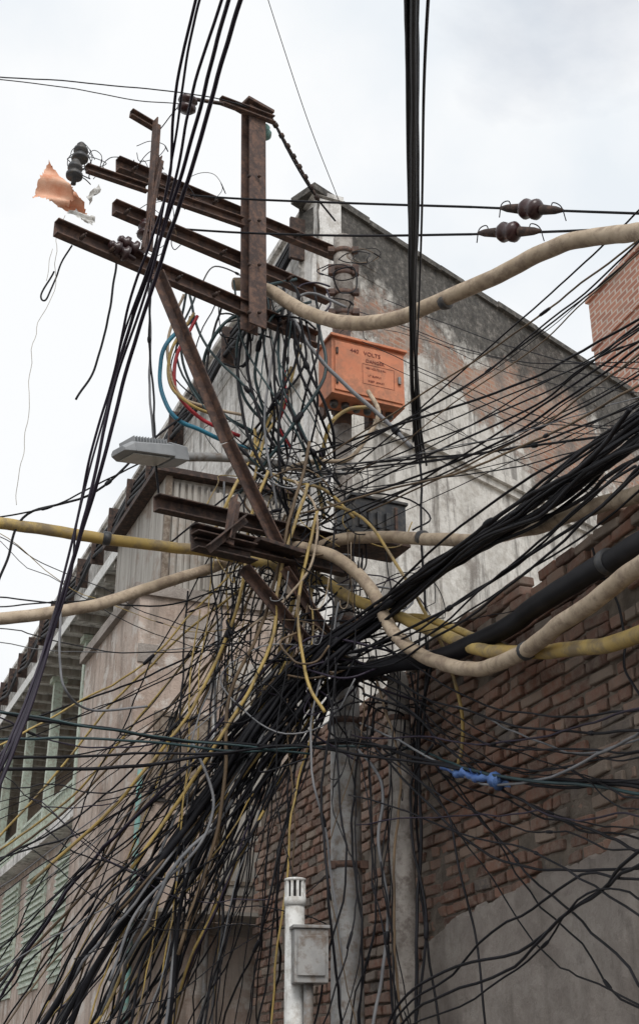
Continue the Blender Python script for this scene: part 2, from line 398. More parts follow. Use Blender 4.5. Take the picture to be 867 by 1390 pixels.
while z<4.6:
    hd=(row%5==3)
    L=BL if not hd else .12
    t_=T0-(.12 if row%2 else 0)+(0 if row%2 else U(-.02,.02))
    while t_<T1:
        tl=L*U(.86,1.1)
        topz=4.47+.16*noise.noise(Vector((t_*.7,5,2)))+.09*noise.noise(Vector((t_*3,5,2)))
        hole = noise.noise(Vector((t_*1.3,z*2.6,7)))>.43
        if z<topz and not (R()<.012) and not (hole and R()<.75) and not(t_<T0+.3 and R()<.2):
            wz=.022*noise.noise(Vector((t_*.9,row*.05,3)))
            brick(t_,t_+tl-.014-U(0,.012),z+wz,z+BH-.016-U(0,.006)+wz,U(-.014,.012)+.03*noise.noise(Vector((t_*.6,z*.6,0))))
        t_+=tl
    z+=BH; row+=1
me=bpy.data.meshes.new('brickwork'); me.from_pydata(BV,[],BFc); me.update()
at=me.attributes.new('rnd','FLOAT','FACE'); at.data.foreach_set('value',BR)
me.materials.append(M['brick']); bo=bpy.data.objects.new('brickwork',me); sc.collection.objects.link(bo)
bv=bo.modifiers.new('worn_edges','BEVEL'); bv.width=.006; bv.segments=1; bv.limit_method='NONE'
grid('brick_building','mortar_face','mortar',B0+dBr*(T0+.02)-nB*.026,dBr,nB,T1-T0-.04,lambda s:4.38+.05*noise.noise(Vector((s*2,1,1))),300,110,.022,0,4)
obox('brick_building','mortar_core','mortar',B0+dBr*(T0+.02)-nB*.06,dBr*(T1-T0-.04),-nB*.31,Z*4.33)
obox('brick_building','body','mortar',B0+dBr*(T0+.3)-nB*.38,dBr*(T1-T0-.3),-nB*6,Z*4.2)
def zc(s): return 2.52+.065*s+.16*noise.noise(Vector((s*1.1,9,2)))+.09*noise.noise(Vector((s*4,9,2)))+.03*noise.noise(Vector((s*15,9,2)))-(1.2*max(0,.5-s))
grid('brick_building','cement_render','cement',B0+dBr*1.15+nB*.05,dBr,nB,8.3,zc,260,50,.035,0,2)
vs=[];n=260
for i in range(n+1):
    s=8.3*i/n; p=B0+dBr*(1.15+s)+Z*zc(s); vs+=[p+nB*(.05+noise.noise((p+nB*.05)*2)*.035+noise.noise((p+nB*.05)*8)*.014),p-nB*.02+Z*.03]
add('brick_building','render_edge','cement',vs,[(2*i,2*i+2,2*i+3,2*i+1) for i in range(n)])
# ------------------------------------------------------------ utility pole
UP='utility_pole'
px,py=.19,9.0
def zat(v,y=9.0): return W(467,v,y).z
zl=zat(880)
lathe(UP,'lower_pipe','galv',Vector((px,py,0)),Z,[(0,.135),(.3,.135),(.31,.118),(2.4,.115),(2.41,.112),(zl-.05,.108),(zl,.10),(zl+.03,.075)],24)
lathe(UP,'upper_pipe','conc',Vector((px,py,zl)),Z,[(0,.080),(zat(580)-zl,.076)],20)
zt=zat(322)
lathe(UP,'top_pipe','rust',Vector((px,py,zat(580))),Z,[(0,.078),(zat(445)-zat(580),.078)],20)
zt0=zat(445)
lathe(UP,'pole_head','conc',Vector((px+.02,py,zt0)),Z,[(0,.09),(zt-zt0-.02,.085),(zt-zt0,.06)],20)
for v in (348,372,378,405,432,560,850,985,1015,1180):
    zz=zat(v); lathe(UP,'clamp_bands','rust',Vector((px+(.02 if v<440 else 0),py,zz)),Z,[(0,.095 if v<700 else .118),(.045,.095 if v<700 else .118)],20)
    for k in (-1,1): cbox(UP,'clamp_lugs','rust',Vector((px+.02-.105*k,py-.06,zz+.02)),Vector((.06,0,0)),Vector((0,.05,0)),Vector((0,0,.055)))
AD=Vector((math.sin(math.radians(51)),math.cos(math.radians(51)),0)); AN=Vector((AD.y,-AD.x,0))
def A(u,v,off=0.0):
    P0=Vector((px,py,0))+AN*(.13+off); return onplane(u,v,P0,AD)
def arm(part,u0,v0,u1,v1,off,prof,mat='rust'):
    prism(UP,part,mat,A(u0,v0,off),A(u1,v1,off),prof)
arm('crossarm_1',160,222,458,346,-.24,Cp(.07,.12))
arm('crossarm_2',155,281,445,404,0,Cp(.07,.12))
arm('crossarm_3',76,308,432,462,.06,Cp(.07,.13))
arm('crossarm_4',215,262,330,302,.10,Cp(.05,.09))
arm('crossarm_5',118,228,200,256,.02,Cp(.05,.07))
arm('side_arm',178,153,210,172,.02,Cp(.05,.07))
prism(UP,'arm_post','rust',A(207,165,.05),A(195,338,.05),Lp(.075,.012),AD)
prism(UP,'arm_post_brace','rust',A(215,215,.10),A(190,340,.10),Lp(.05,.010),AD)
prism(UP,'channel_post','rust',A(344,447,.12),A(344,152,.12),Hp(.165,.13,.016),AN)
cbox(UP,'post_cap','rust',A(346,150,.12),AD*.27,AN*.2,Z*.03)
arm('top_arm',300,136,372,163,.20,Cp(.05,.07))
lathe(UP,'green_pin_insulator','teal',A(360,188,.05),Z,[(0,.03),(.02,.05),(.06,.055),(.09,.035),(.12,.04),(.15,.02)],14)
for (u,v) in ((344,240),(344,300),(344,360),(344,425)):
    for du in (-7,7):
        p=A(u+du,v,.20); lathe(UP,'bolts','rustd',p,AN,[(0,.014),(.025,.014)],6)
for (u,v,o_) in ((180,232,-.2),(230,252,-.2),(290,276,-.2),(400,322,-.2),(170,290,.04),(230,316,.04),(300,345,.04),(390,380,.04),(110,324,.1),(150,341,.1),(240,380,.1),(290,402,.1),(380,440,.1)):
    lathe(UP,'arm_bolts','rustd',A(u,v,o_),AN,[(0,.016),(.05,.016),(.051,.007),(.08,.007)],6)
prism(UP,'long_brace','rust',A(215,372,.1),A(310,600,.12),Lp(.08,.012),AN)
prism(UP,'long_brace_lower','rust',A(310,600,.12),A(432,852,.05),Lp(.075,.012),AN)
prism(UP,'lower_arm','rustd',A(212,682,.05),A(470,740,.05),Cp(.08,.12))
prism(UP,'lower_arm_back','rustd',A(262,722,.2),A(470,772,.15),Cp(.08,.12))
prism(UP,'lower_brace','rust',A(330,768,.12),A(415,870,.05),Lp(.075,.012),AN)
prism(UP,'lower_brace_2','rust',A(385,770,.12),A(470,900,.05),Lp(.06,.012),AN)
prism(UP,'bracket_channel','rustd',A(264,733,.24),A(345,752,.24),Cp(.10,.13))
prism(UP,'bracket_upright','rust',A(302,735,.26),A(312,676,.26),Lp(.09,.012),AN)
prism(UP,'bracket_angle','rustd',A(278,742,.3),A(330,700,.3),Lp(.06,.010),AN)
cbox(UP,'bracket_plate_2','rustd',A(375,745,.2),AD*.4,AN*.18,Z*.03)
wire('B',9,[A(370,163,.12),A(398,218,.1),A(425,262,.05),A(455,300,0)],UP)
for i in range(16):
    f=i/15; p=A(370,163,.12).lerp(A(430,268,.05),f); lathe(UP,'chain_links','rustd',p,(A(430,268)-A(370,163)),[(-.03,.006),(-.015,.012+.012*(i%2)),(.015,.012+.012*(i%2)),(.03,.006)],8)
PIN=[(0,.018),(.06,.018),(.065,.06),(.09,.062),(.10,.035),(.13,.035),(.14,.055),(.165,.052),(.175,.03),(.20,.035),(.22,.02)]
for i,(u,v,o) in enumerate(((108,226,.02),(100,250,.10),(195,345,.1),(183,352,.12),(196,330,.06))):
    lathe('pin_insulator'+('' if i==0 else '.%03d'%i),'body','porc' if i>1 else 'bbox',A(u,v,o),Z if i<2 or i==4 else -AD+Z*.2,PIN)
sp_p=W(253,146,7.6); lathe('spool_insulator','body','porc',sp_p-Vector((.0,0,.05)),Vector((.15,-.3,1)),[(0,.05),(.02,.075),(.05,.075),(.06,.05),(.075,.05),(.09,.08),(.12,.075),(.14,.04)])
cbox(UP,'spool_strap','rustd',W(285,138,7.62),Vector((.22,0.05,0)),Vector((0,.03,0)),Vector((0,0,.02)))
# ------------------------------------------------------------ orange distribution box
od=Vector((math.sin(math.radians(66)),math.cos(math.radians(66)),0)); on=Vector((od.y,-od.x,0))
oc=W(450,532,8.55); 
ow,oh,odp=.66,.52,.26
def ob(part,mat,a0,a1,b0,b1,z0,z1): obox('distribution_box',part,mat,oc+od*a0-on*b1+Z*z0,od*(a1-a0),on*(b1-b0),Z*(z1-z0))
ob('body','orange',0,ow,0,odp,0,oh)
ob('door','orange',.025,ow-.02,-.014,-.001,.03,oh-.03)
ob('lid','orange',-.02,ow+.02,-.035,odp+.02,oh+.001,oh+.025)
ob('hinge_1','rustd',.03,.05,-.03,-.015,.08,.14); ob('hinge_2','rustd',.03,.05,-.03,-.015,.36,.42)
ob('latch','galv',ow-.07,ow-.045,-.035,-.015,.2,.27)
ob('mount_rail','rust',.05,.09,odp,odp+.1,-.06,oh+.06); ob('mount_rail_2','rust',ow-.2,ow-.16,odp,odp+.1,-.06,oh+.06)
for i in range(6):
    lathe('distribution_box','cable_glands','bbox',oc+od*(.08+i*.1)-on*.13-Z*.05,Z,[(0,.026),(.02,.034),(.049,.034)],12)
def text(s,size,a,z):
    cu=bpy.data.curves.new('text','FONT'); cu.body=s; cu.size=size; cu.extrude=.0008; cu.align_x='LEFT'
    o=bpy.data.objects.new('lettering',cu); sc.collection.objects.link(o)
    m=Matrix.Identity(4)
    for i in range(3): m[i][0]=od[i]; m[i][1]=Z[i]; m[i][2]=on[i]; m[i][3]=(oc+od*a+on*.017+Z*z)[i]
    o.matrix_world=m; cu.materials.append(M['text']); return o
TX=[text('440   VOLTS',.052,.16,.41),text('DANGER',.042,.30,.345),text('400 VOLTS 3 PH',.026,.30,.285),text('LT SUPPLY',.026,.32,.215),text('KEEP  AWAY',.026,.32,.165)]
for a0,a1,z0,z1 in ((.27,.56,.325,.328),(.27,.56,.14,.143),(.27,.273,.143,.325),(.557,.56,.143,.325)): ob('label_border','text',a0,a1,-.0165,-.0145,z0,z1)
# ------------------------------------------------------------ black junction box
jo=W(478,722,8.5)
def jb(part,mat,a0,a1,b0,b1,z0,z1): obox('junction_box',part,mat,jo+od*a0-on*b1+Z*z0,od*(a1-a0),on*(b1-b0),Z*(z1-z0))
jb('body','bbox',0,.46,0,.28,-.03,.30); jb('lid','bbox',-.015,.475,-.02,.3,.301,.325); jb('base_plate','rustd',-.02,.48,-.03,.31,-.055,-.031)
for i in range(4): jb('terminals','bbox',.05+i*.075,.085+i*.075,-.03,-.001,.06,.20)
jb('strap','rust',.36,.385,-.012,-.0005,0,.27); jb('bracket','rust',.05,.1,.28,.42,.05,.2)
# ------------------------------------------------------------ street lamp
a=W(160,612,7.7); b=W(247,621,8.1); d=(b-a); Ln=d.length; d.normalize(); x=d.cross(Z).normalized(); y=x.cross(d)
def sl(part,mat,prof0,prof1,s0,s1):
    vs=[a+d*(Ln*s0)+x*p+y*q for p,q in prof0]+[a+d*(Ln*s1)+x*p+y*q for p,q in prof1]; n=len(prof0)
    add('street_lamp',part,mat,vs,[(i,(i+1)%n,n+(i+1)%n,n+i) for i in range(n)]+[tuple(range(n-1,-1,-1)),tuple(range(n,2*n))])
def pr(w,h0,h1): return [(-w,h0),(w,h0),(w,h1),(w*.7,h1+.02),(-w*.7,h1+.02),(-w,h1)]
sl('head','lamp',pr(.08,-.02,.0),pr(.12,-.035,.03),0,.12)
sl('head_mid','lamp',pr(.12,-.035,.03),pr(.12,-.045,.04),.12,.72)
sl('driver_housing','lamp',pr(.11,-.06,.06),pr(.08,-.05,.05),.72,1)
sl('lens','lens',[(-.09,-.046),(.09,-.046),(.09,-.037),(-.09,-.037)],[(-.09,-.056),(.09,-.056),(.09,-.047),(-.09,-.047)],.12,.68)
for i in range(12):
    s0=.16+i*.045; sl('fins','lamp',[(-.09,.05),(.09,.05),(.09,.095),(-.09,.095)],[(-.09,.05),(.09,.05),(.09,.095),(-.09,.095)],s0,s0+.012)
tube('street_lamp','arm','galv',cat([b-d*.06,W(315,622,8.3),W(400,634,8.75),Vector((px,py-.05,W(460,640,8.9).z))],6),.034,12)
# ------------------------------------------------------------ second pole
q=W(547,1200,8.45); z2=W(547,915,8.45).z
lathe('concrete_post','shaft','conc',Vector((q.x,8.45,0)),Z,[(0,.095),(2.5,.085),(z2-.06,.076),(z2,.06),(z2+.03,.02)],18)
lathe('concrete_post','band','rust',Vector((q.x,8.45,z2-.35)),Z,[(0,.082),(.04,.082)],18)
lathe('concrete_post','ceramic_cap','galv',Vector((q.x-.17,8.5,z2-.02)),Z,[(0,.05),(.05,.075),(.1,.07),(.14,.04),(.17,.015)],16)
prism('concrete_post','cap_bracket','rustd',Vector((q.x-.2,8.5,z2-.04)),Vector((q.x+.05,8.47,z2-.04)),Lp(.04,.008))
v0=W(400,1260,8.2); zt=W(400,1192,8.2).z
lathe('vent_pipe','pipe','white',Vector((v0.x,8.2,0)),Z,[(0,.062),(zt-.13,.062)],20)
lathe('vent_pipe','cap','white',Vector((v0.x,8.2,zt-.02)),Z,[(0,.07),(.015,.07),(.02,.055)],20)
lathe('vent_pipe','collar','white',Vector((v0.x,8.2,zt-.17)),Z,[(0,.07),(.05,.07)],20)
for i in range(10):
    an=i*.628; cbox('vent_pipe','slots','white',Vector((v0.x+.058*math.cos(an),8.2+.058*math.sin(an),zt-.07)),Vector((.018,0,0)),Vector((0,.018,0)),Z*.10)
lathe('vent_pipe','core','dark',Vector((v0.x,8.2,zt-.13)),Z,[(0,.045),(.11,.045)],14)
c=W(423,1262,8.1); zb=W(423,1335,8.1).z
obox('meter_cabinet','body','galv',Vector((c.x-.105,8.02,zb)),Vector((.21,0.04,0)),Vector((-.03,.16,0)),Z*(c.z-zb))
obox('meter_cabinet','lid','galv',Vector((c.x-.115,8.0,c.z+.002)),Vector((.23,0.045,0)),Vector((-.035,.2,0)),Z*.02)
obox('meter_cabinet','door','galv',Vector((c.x-.085,8.012,zb+.04)),Vector((.17,0.0325,0)),Vector((.001,-.006,0)),Z*(c.z-zb-.08))
tube('meter_cabinet','support_pipe','galv',[Vector((c.x-.02,8.12,.1)),Vector((c.x-.02,8.12,zb+.01))],.03,12)
# ------------------------------------------------------------ torn flag
def cloth(part,mat,poly,y,n=14,amp=.05):
    vs=[];fs=[]
    for i in range(n+1):
        for k in range(n+1):
            a_=i/n;b_=k/n
            u=(poly[0][0]*(1-a_)+poly[1][0]*a_)*(1-b_)+(poly[3][0]*(1-a_)+poly[2][0]*a_)*b_
            v=(poly[0][1]*(1-a_)+poly[1][1]*a_)*(1-b_)+(poly[3][1]*(1-a_)+poly[2][1]*a_)*b_
            if i in(0,n) or k in (0,n): u+=U(-1.5,1.5);v+=U(-2,2)
            p=W(u,v,y); vs.append(p+Vector((0,1,0))*amp*(noise.noise(p*5)*1.6+math.sin(a_*9+b_*5)*.5))
    for i in range(n):
        for k in range(n):
            if (i+k>1.7*n and R()<.35): continue
            q_=i*(n+1)+k; fs.append((q_,q_+n+1,q_+n+2,q_+1))
    add('torn_flag',part,mat,vs,fs,True)
cloth('orange_cloth','flag',[(67,221),(43,266),(92,284),(102,262)],7.3,20,.06)
cloth('orange_cloth_tail','flag',[(84,246),(78,278),(120,300),(114,276)],7.36,14)
cloth('plastic_scrap','white',[(104,284),(90,288),(124,308),(130,296)],7.3,8,.03)
cloth('plastic_scrap_2','white',[(136,252),(118,270),(122,276),(138,260)],7.34,6,.03)
wire('rope',2.2,[(98,290,7.3),(80,330,7.3),(62,400,7.28),(48,470,7.3),(38,530,7.25),(32,600,7.3),(20,650,7.3),(18,675,7.3)],'torn_flag',8,5,.10)
wire('rope',2,[(60,380,7.3),(66,350,7.3),(72,330,7.3)],'torn_flag',8,5,.05)
# ------------------------------------------------------------ large cables
def cable(top,mat,rmm,pts,jit=.03): wire(mat,rmm,pts,top,12,14,jit)
cable('armoured_cable','T',54,[(318,386,8.35),(345,388,8.3),(372,396,8.2),(410,422,8.0),(455,438,7.7),(520,438,7.4),(600,410,7.0),(680,372,6.6),(760,335,6.2),(830,320,5.9),(900,312,5.5)])
cable('armoured_cable.001','T',46,[(375,742,8.6),(420,745,8.4),(460,758,8.3),(498,795,8.2),(535,860,8.05),(580,897,7.7),(640,905,7.2),(710,885,6.6),(780,835,6.0),(830,795,5.6),(900,740,5.1)])
cable('armoured_cable.002','T',46,[(425,748,8.6),(455,735,8.5),(500,729,8.4),(570,730,8.0),(640,732,7.5),(700,722,7.0),(780,700,6.4),(840,680,5.9),(900,658,5.4)])
cable('armoured_cable.003','T',42,[(-40,842,7.6),(40,836,7.8),(120,824,8.0),(180,806,8.2),(240,785,8.4),(290,770,8.6),(330,755,8.8)])
cable('yellow_conduit','Y',42,[(-40,708,7.6),(60,718,7.9),(140,730,8.1),(210,738,8.3),(280,748,8.5),(360,765,8.6),(430,785,8.6),(480,812,8.45),(530,835,8.2),(590,858,7.8),(660,880,7.2),(730,884,6.6),(800,875,6.1),(900,852,5.4)])
cable('heavy_black_cable','B',60,[(448,930,8.6),(480,915,8.5),(530,905,8.2),(590,893,7.8),(640,876,7.4),(700,845,6.9),(760,803,6.3),(820,765,5.8),(900,715,5.1)])
cable('yellow_conduit.001','Y',26,[(440,870,8.6),(500,850,8.5),(560,838,8.1),(640,862,7.5),(720,885,6.8),(800,882,6.2),(900,845,5.5)])
for i,(o) in enumerate((0,9,17)):
    cable('yellow_conduit.002','Y',18,[(340+o,960,8.8),(372+o,905,8.75),(395+o,830,8.7),(415+o,770,8.7)])
# tape wraps / ties around the heavy cables
for (u,v,y,u2,v2,y2,r) in ((600,410,7.0,606,408,6.97,.060),(140,730,8.1,146,731,8.11,.05),(820,765,5.8,826,761,5.76,.068),(570,730,8.0,577,730,7.95,.053),(710,885,6.6,716,882,6.56,.053)):
    a=W(u,v,y); b=W(u2,v2,y2); lathe('cable_ties','wraps','bbox',a,b-a,[(0,r*.9),(.005,r),(.03,r*1.02),(.05,r),(.055,r*.9)],16)
for i,(pts,ins) in enumerate(((((215,262,8.2),(330,270,7.9),(480,276,7.4),(640,281,6.9),(760,286,6.4),(900,291,5.9)),(720,284,6.55)),
                 (((205,308,8.2),(330,316,7.9),(480,320,7.4),(640,318,6.9),(760,314,6.4),(900,308,5.9)),(690,315,6.65)))):
    wire('B',9,pts[:4],'tension_line'+('' if i==0 else '.001'),12,8,.0); wire('B',9,pts[3:],'tension_line'+('' if i==0 else '.001'),12,8,.0)
    c=W(*ins); dd=(W(*pts[4])-W(*pts[3])).normalized(); nm='strain_insulator'+('' if i==0 else '.001')
    lathe(nm,'body','porc',c-dd*.085,dd,[(0,.03),(.012,.055),(.04,.070),(.055,.066),(.07,.058),(.095,.058),(.11,.066),(.135,.070),(.155,.055),(.17,.03)])
    for k in (-1,1):
        lathe(nm,'grips','rustd',c+dd*k*.08,dd*k,[(0,.012),(.02,.035),(.14,.026),(.2,.012)],10)
        wire('B',5,[c+dd*k*.05+Z*.055,c+dd*k*.12+Z*.03,c+dd*k*.2],nm)
        wire('B',4,[c+dd*k*.18,c+dd*k*.20+Z*.06,c+dd*k*.27+Z*.03,c+dd*k*.3-Z*.08],nm)
bundle('B',9,[(560,-60,2.6),(561,120,3.6),(562,300,5.2),(563,430,6.6),(566,560,7.8),(572,625,8.4)],10,[.026,.026,.028,.032,.036,.05],'overhead_cable_bundle',8,.004)
wire('B',6,[(584,-60,2.6),(575,120,3.6),(572,300,5.2),(566,470,6.9),(560,600,8.2)],'overhead_cable_bundle')
for i,pts in enumerate((
  [(352,-60,3.0),(300,90,3.5),(258,240,4.0),(225,340,4.4),(180,480,4.8),(140,620,5.0),(100,760,5.2),(55,920,5.2),(0,1080,5.0),(-30,1150,4.9)],
  [(330,-60,3.0),(290,80,3.5),(252,220,4.0),(205,360,4.4),(170,470,4.8),(128,640,5.0),(95,770,5.2),(40,950,5.2),(-30,1110,4.9)],
  [(318,-60,3.0),(268,110,3.5),(238,240,4.0),(198,390,4.4),(150,540,4.8),(118,690,5.0),(72,850,5.2),(20,1000,5.2),(-30,1100,4.9)],
  [(285,-60,3.0),(258,60,3.4),(236,200,3.9),(210,340,4.3),(165,460,4.8),(140,570,5.0),(105,700,5.1),(90,800,5.2),(30,970,5.2),(-30,1060,4.9)],
  [(282,-60,3.1),(240,110,3.6),(225,260,4.1),(178,400,4.5),(155,500,4.8),(122,620,5.0),(98,740,5.2),(60,880,5.2),(-20,1090,4.9)],
  )):
    wire('P',[9,8,6,5,6][i],pts,'overhead_cable_bundle.001',10,8,.015)
wire('B',3.5,[(345,-60,7),(380,50,7.4),(420,170,7.9),(462,278,8.7)],'tangled_wires')
wire('B',5,[(-30,102,7),(120,112,7.2),(240,126,7.5),(300,136,7.7),(345,150,8)],jit=.01)
wire('B',4,[(-30,104,7),(90,118,7.2),(180,135,7.4),(246,140,7.6)],jit=.01)
wire('B',5,[(246,140,7.6),(225,165,7.7),(210,190,7.8),(222,230,7.9)],jit=.02)
# ------------------------------------------------------------ medium wires
S=[('U',17,[(262,430,8.3),(225,470,8.2),(217,520,8.2),(235,565,8.2),(270,585,8.3),(300,598,8.4)]),
('Y',13,[(262,425,8.3),(235,470,8.2),(232,520,8.2),(258,548,8.2),(290,562,8.3)]),
('R',15,[(270,430,8.3),(240,480,8.2),(240,530,8.2),(275,568,8.3),(325,588,8.4)]),
('T',12,[(250,400,8.3),(228,470,8.2),(240,530,8.2),(280,550,8.3),(330,560,8.4)]),
('U',10,[(290,592,8.4),(340,610,8.5),(390,605,8.6)]),('R',9,[(388,500,8.3),(390,540,8.3),(380,580,8.4),(395,610,8.5)]),
('N',14,[(345,420,8.4),(300,440,8.3),(275,500,8.4),(300,560,8.5),(350,590,8.6)]),
('N',13,[(400,380,8.5),(350,400,8.3),(320,470,8.4),(330,540,8.5),(380,590,8.6)]),
('N',13,[(420,410,8.5),(370,430,8.3),(345,500,8.4),(360,560,8.5),(390,600,8.6)]),
('B',9,[(160,330,7.9),(155,380,7.8),(145,440,7.8),(130,500,7.8),(104,540,7.8)]),
('B',8,[(205,350,8),(205,430,8),(208,520,8),(212,600,8),(216,680,8.1)]),
('G',9,[(200,360,8),(203,450,8),(206,540,8),(212,640,8.1)]),
('B',7,[(100,332,7.6),(85,360,7.6),(66,405,7.6),(58,400,7.6),(75,370,7.6)]),
('Y',16,[(505,550,8.5),(470,555,8.5),(445,580,8.5),(432,640,8.6),(440,700,8.6)]),
('T',18,[(500,530,8.5),(515,560,8.4),(495,600,8.4),(470,625,8.4),(420,628,8.5),(380,640,8.5)]),
('Y',12,[(345,580,8.5),(350,630,8.4),(395,655,8.4),(440,668,8.4),(480,705,8.4)]),
('Y',13,[(395,500,8.4),(370,560,8.4),(340,620,8.4),(310,670,8.3),(290,720,8.3)]),
('Y',12,[(410,470,8.4),(390,540,8.4),(360,590,8.4),(345,650,8.4)]),
('Y',13,[(415,660,8.3),(395,730,8.3),(375,800,8.3),(370,870,8.35),(330,950,8.4),(270,1050,8.5),(180,1180,8.6)]),
('Y',12,[(360,640,8.3),(340,700,8.3),(330,790,8.3),(300,880,8.4),(250,980,8.5),(160,1090,8.6),(40,1200,8.8)]),
('Y',12,[(430,690,8.3),(415,760,8.3),(405,840,8.3),(420,930,8.3),(440,970,8.3)]),
('O',13,[(420,600,8.35),(400,680,8.3),(380,760,8.3),(350,860,8.35),(310,950,8.4),(300,1100,8.5),(240,1300,8.6)]),
('T',10,[(400,650,8.35),(430,690,8.3),(425,760,8.3),(390,810,8.3),(340,850,8.35)]),
('Y',12,[(445,680,8.5),(500,710,8.2),(540,770,8.1),(590,860,7.9),(625,960,7.9),(628,1040,8.0)]),
('G',16,[(395,430,8.4),(420,470,8.3),(455,510,8.3),(510,560,8.3),(560,610,8.2)]),
('G',12,[(385,420,8.4),(420,400,8.4),(470,420,8.3)]),
('B',12,[(-20,960,8),(60,978,8),(160,992,8.2),(260,1005,8.3),(380,1012,8.5),(480,1005,8.6),(560,1025,8),(620,1040,7.6),(700,1056,7),(880,1062,5.8)]),
('B',12,[(-20,1042,8),(120,1040,8),(240,1032,8.2),(350,1018,8.4),(480,1008,8.6),(540,1018,8)]),
('B',9,[(-20,1030,8),(150,1024,8),(300,1020,8.2),(400,1016,8.4),(540,1030,8),(700,1060,7),(880,1072,5.8)]),
('N',8,[(-20,965,7.9),(100,985,7.9),(180,994,8.1),(300,1010,8.3),(420,1025,8.5)]),
('N',9,[(-20,1005,7.9),(110,1000,7.9),(300,1016,8.3),(520,1010,8.5),(660,1052,7.2),(880,1075,5.8)]),
('B',9,[(590,1010,7.8),(560,1060,8.1),(562,1150,8.1),(575,1250,8),(560,1420,8)]),
('B',11,[(585,900,7.8),(570,1000,8.1),(574,1150,8.1),(568,1250,8),(565,1420,8)]),
('B',9,[(565,600,8.3),(570,700,8.2),(575,850,8.1),(572,1000,8)]),
('G',11,[(480,1010,8.6),(520,1060,8.3),(515,1150,8.3),(525,1250,8.3),(500,1420,8.3)]),
('B',20,[(470,905,8.6),(400,920,8.5),(330,1000,8.5),(235,1140,8.6),(120,1290,8.8),(40,1420,9)]),
('B',18,[(480,890,8.6),(410,910,8.5),(350,990,8.5),(260,1130,8.6),(140,1300,8.8),(70,1420,9)]),
('B',22,[(430,880,8.6),(360,960,8.5),(290,1070,8.5),(210,1180,8.6),(130,1310,8.8),(80,1420,9)]),
('B',14,[(450,925,8.5),(360,1010,8.5),(290,1120,8.5),(250,1220,8.6),(230,1420,8.8)]),
('G',11,[(640,905,7.5),(560,885,8),(500,900,8.5),(430,900,8.6),(405,930,8.6),(340,990,8.6),(290,1070,8.6),(250,1200,8.7),(220,1420,8.7)]),
('G',10,[(260,1010,8.4),(290,1080,8.4),(270,1150,8.4),(190,1230,8.5),(150,1330,8.5)]),
('Y',9,[(300,840,8.6),(200,960,8.9),(100,1080,9.2),(-20,1170,9.5)]),
('O',9,[(320,860,8.6),(210,980,8.9),(100,1090,9.2),(-20,1185,9.5)]),
('Y',9,[(330,800,8.6),(230,880,8.9),(150,960,9.2),(60,1070,9.4),(-20,1160,9.5)]),
('O',11,[(390,700,8.6),(340,800,8.7),(270,960,8.9),(180,1110,9.2),(90,1240,9.5),(0,1330,9.7)]),
('G',8,[(82,830,7.5),(85,900,7.5),(92,940,7.5),(130,965,7.8),(200,960,8)]),
('B',9,[(250,560,8.2),(140,660,8),(40,700,7.8),(10,760,7.8),(-20,840,7.8)]),
('B',6,[(240,600,8.2),(150,650,8),(70,690,7.8),(-20,705,7.8)]),
('B',7,[(800,745,6.2),(815,780,6.2),(850,830,6.1),(845,900,6.0),(870,940,5.8)]),
('G',6,[(620,960,7.8),(690,990,7.2),(740,1010,6.9),(800,1020,6.4),(880,1000,5.8)]),
('B',7,[(520,1020,8.2),(600,1090,7.8),(625,1180,7.6),(650,1300,7.5),(660,1420,7.4)]),
]
for m,r,p in S: wire(m,r,p,'tangled_wires',10,8,.03)
tp=[W(600,1040,7.75),W(625,1050,7.55),W(655,1056,7.3),W(675,1062,7.15)]
tube('blue_tape_wrap','tape','tape',[c+noise.noise_vector(c*9)*.02 for c in cat(tp,8)],[.016+.026*abs(noise.noise(Vector((i*.6,2,1))))*2 for i in range(25)],9)
for i in range(14):
    c=cat(tp,4)[random.randint(0,12)]; add('blue_tape_wrap','loose_ends','tape',[c,c+Vector((U(-.03,.06),U(-.03,.0),U(.0,.05))),c+Vector((U(.02,.09),-.02,U(-.05,.03))),c+Vector((U(0,.05),-.01,-.03))],[(0,1,2,3)])
# ------------------------------------------------------------ tangles
MB=['B']*9+['G','P','O']
MBY=['B']*7+['G','O','Y','P']
hub=lambda: (U(395,480),U(830,930),U(8.5,8.8))
bundle('B',14,[(300,1060,8.6),(380,960,8.5),(440,890,8.4),(500,842,8.2),(580,782,7.7),(660,730,7.0),(740,680,6.3),(820,625,5.7),(900,565,5.1)],13,[.26,.16,.12,.10,.10,.10,.12,.13,.16],mats=['B'])
bundle('B',10,[(410,900,8.6),(480,850,8.4),(570,780,7.9),(680,700,7.0),(780,625,6.2),(900,540,5.2)],9,[.1,.09,.1,.12,.13,.16],mats=['B'])
bundle('B',8,[(420,900,8.6),(540,880,8.0),(680,800,6.9),(800,715,6.0),(900,630,5.1)],5,[.08,.12,.15,.15,.15],mats=['B'])
for i in range(24): # upper right fan
    s=(U(400,500),U(610,720),U(8.4,8.8)); e=(900,random.choice([U(230,330),U(380,560),U(420,600),U(460,620)]),U(5.0,6.2))
    k=U(.35,.6); sg=U(0,50)
    m1=(s[0]+(e[0]-s[0])*k,s[1]+(e[1]-s[1])*k+sg,s[2]+(e[2]-s[2])*k); m2=(s[0]+(e[0]-s[0])*.75,s[1]+(e[1]-s[1])*.75+sg*.7,s[2]+(e[2]-s[2])*.75)
    wire(random.choice(MB),random.choice([U(2.5,4),U(4,6.5),U(7,9)]),[s,m1,m2,e],jit=.02,seg=9)
for i in range(9):
    s=(U(480,560),U(380,560),U(8.3,8.6)); e=(900,s[1]+U(20,150),U(5.2,6.4)); 
    wire('B',U(2.5,4.5),[s,((s[0]+900)/2,(s[1]+e[1])/2+U(5,40),7),e],jit=.02)
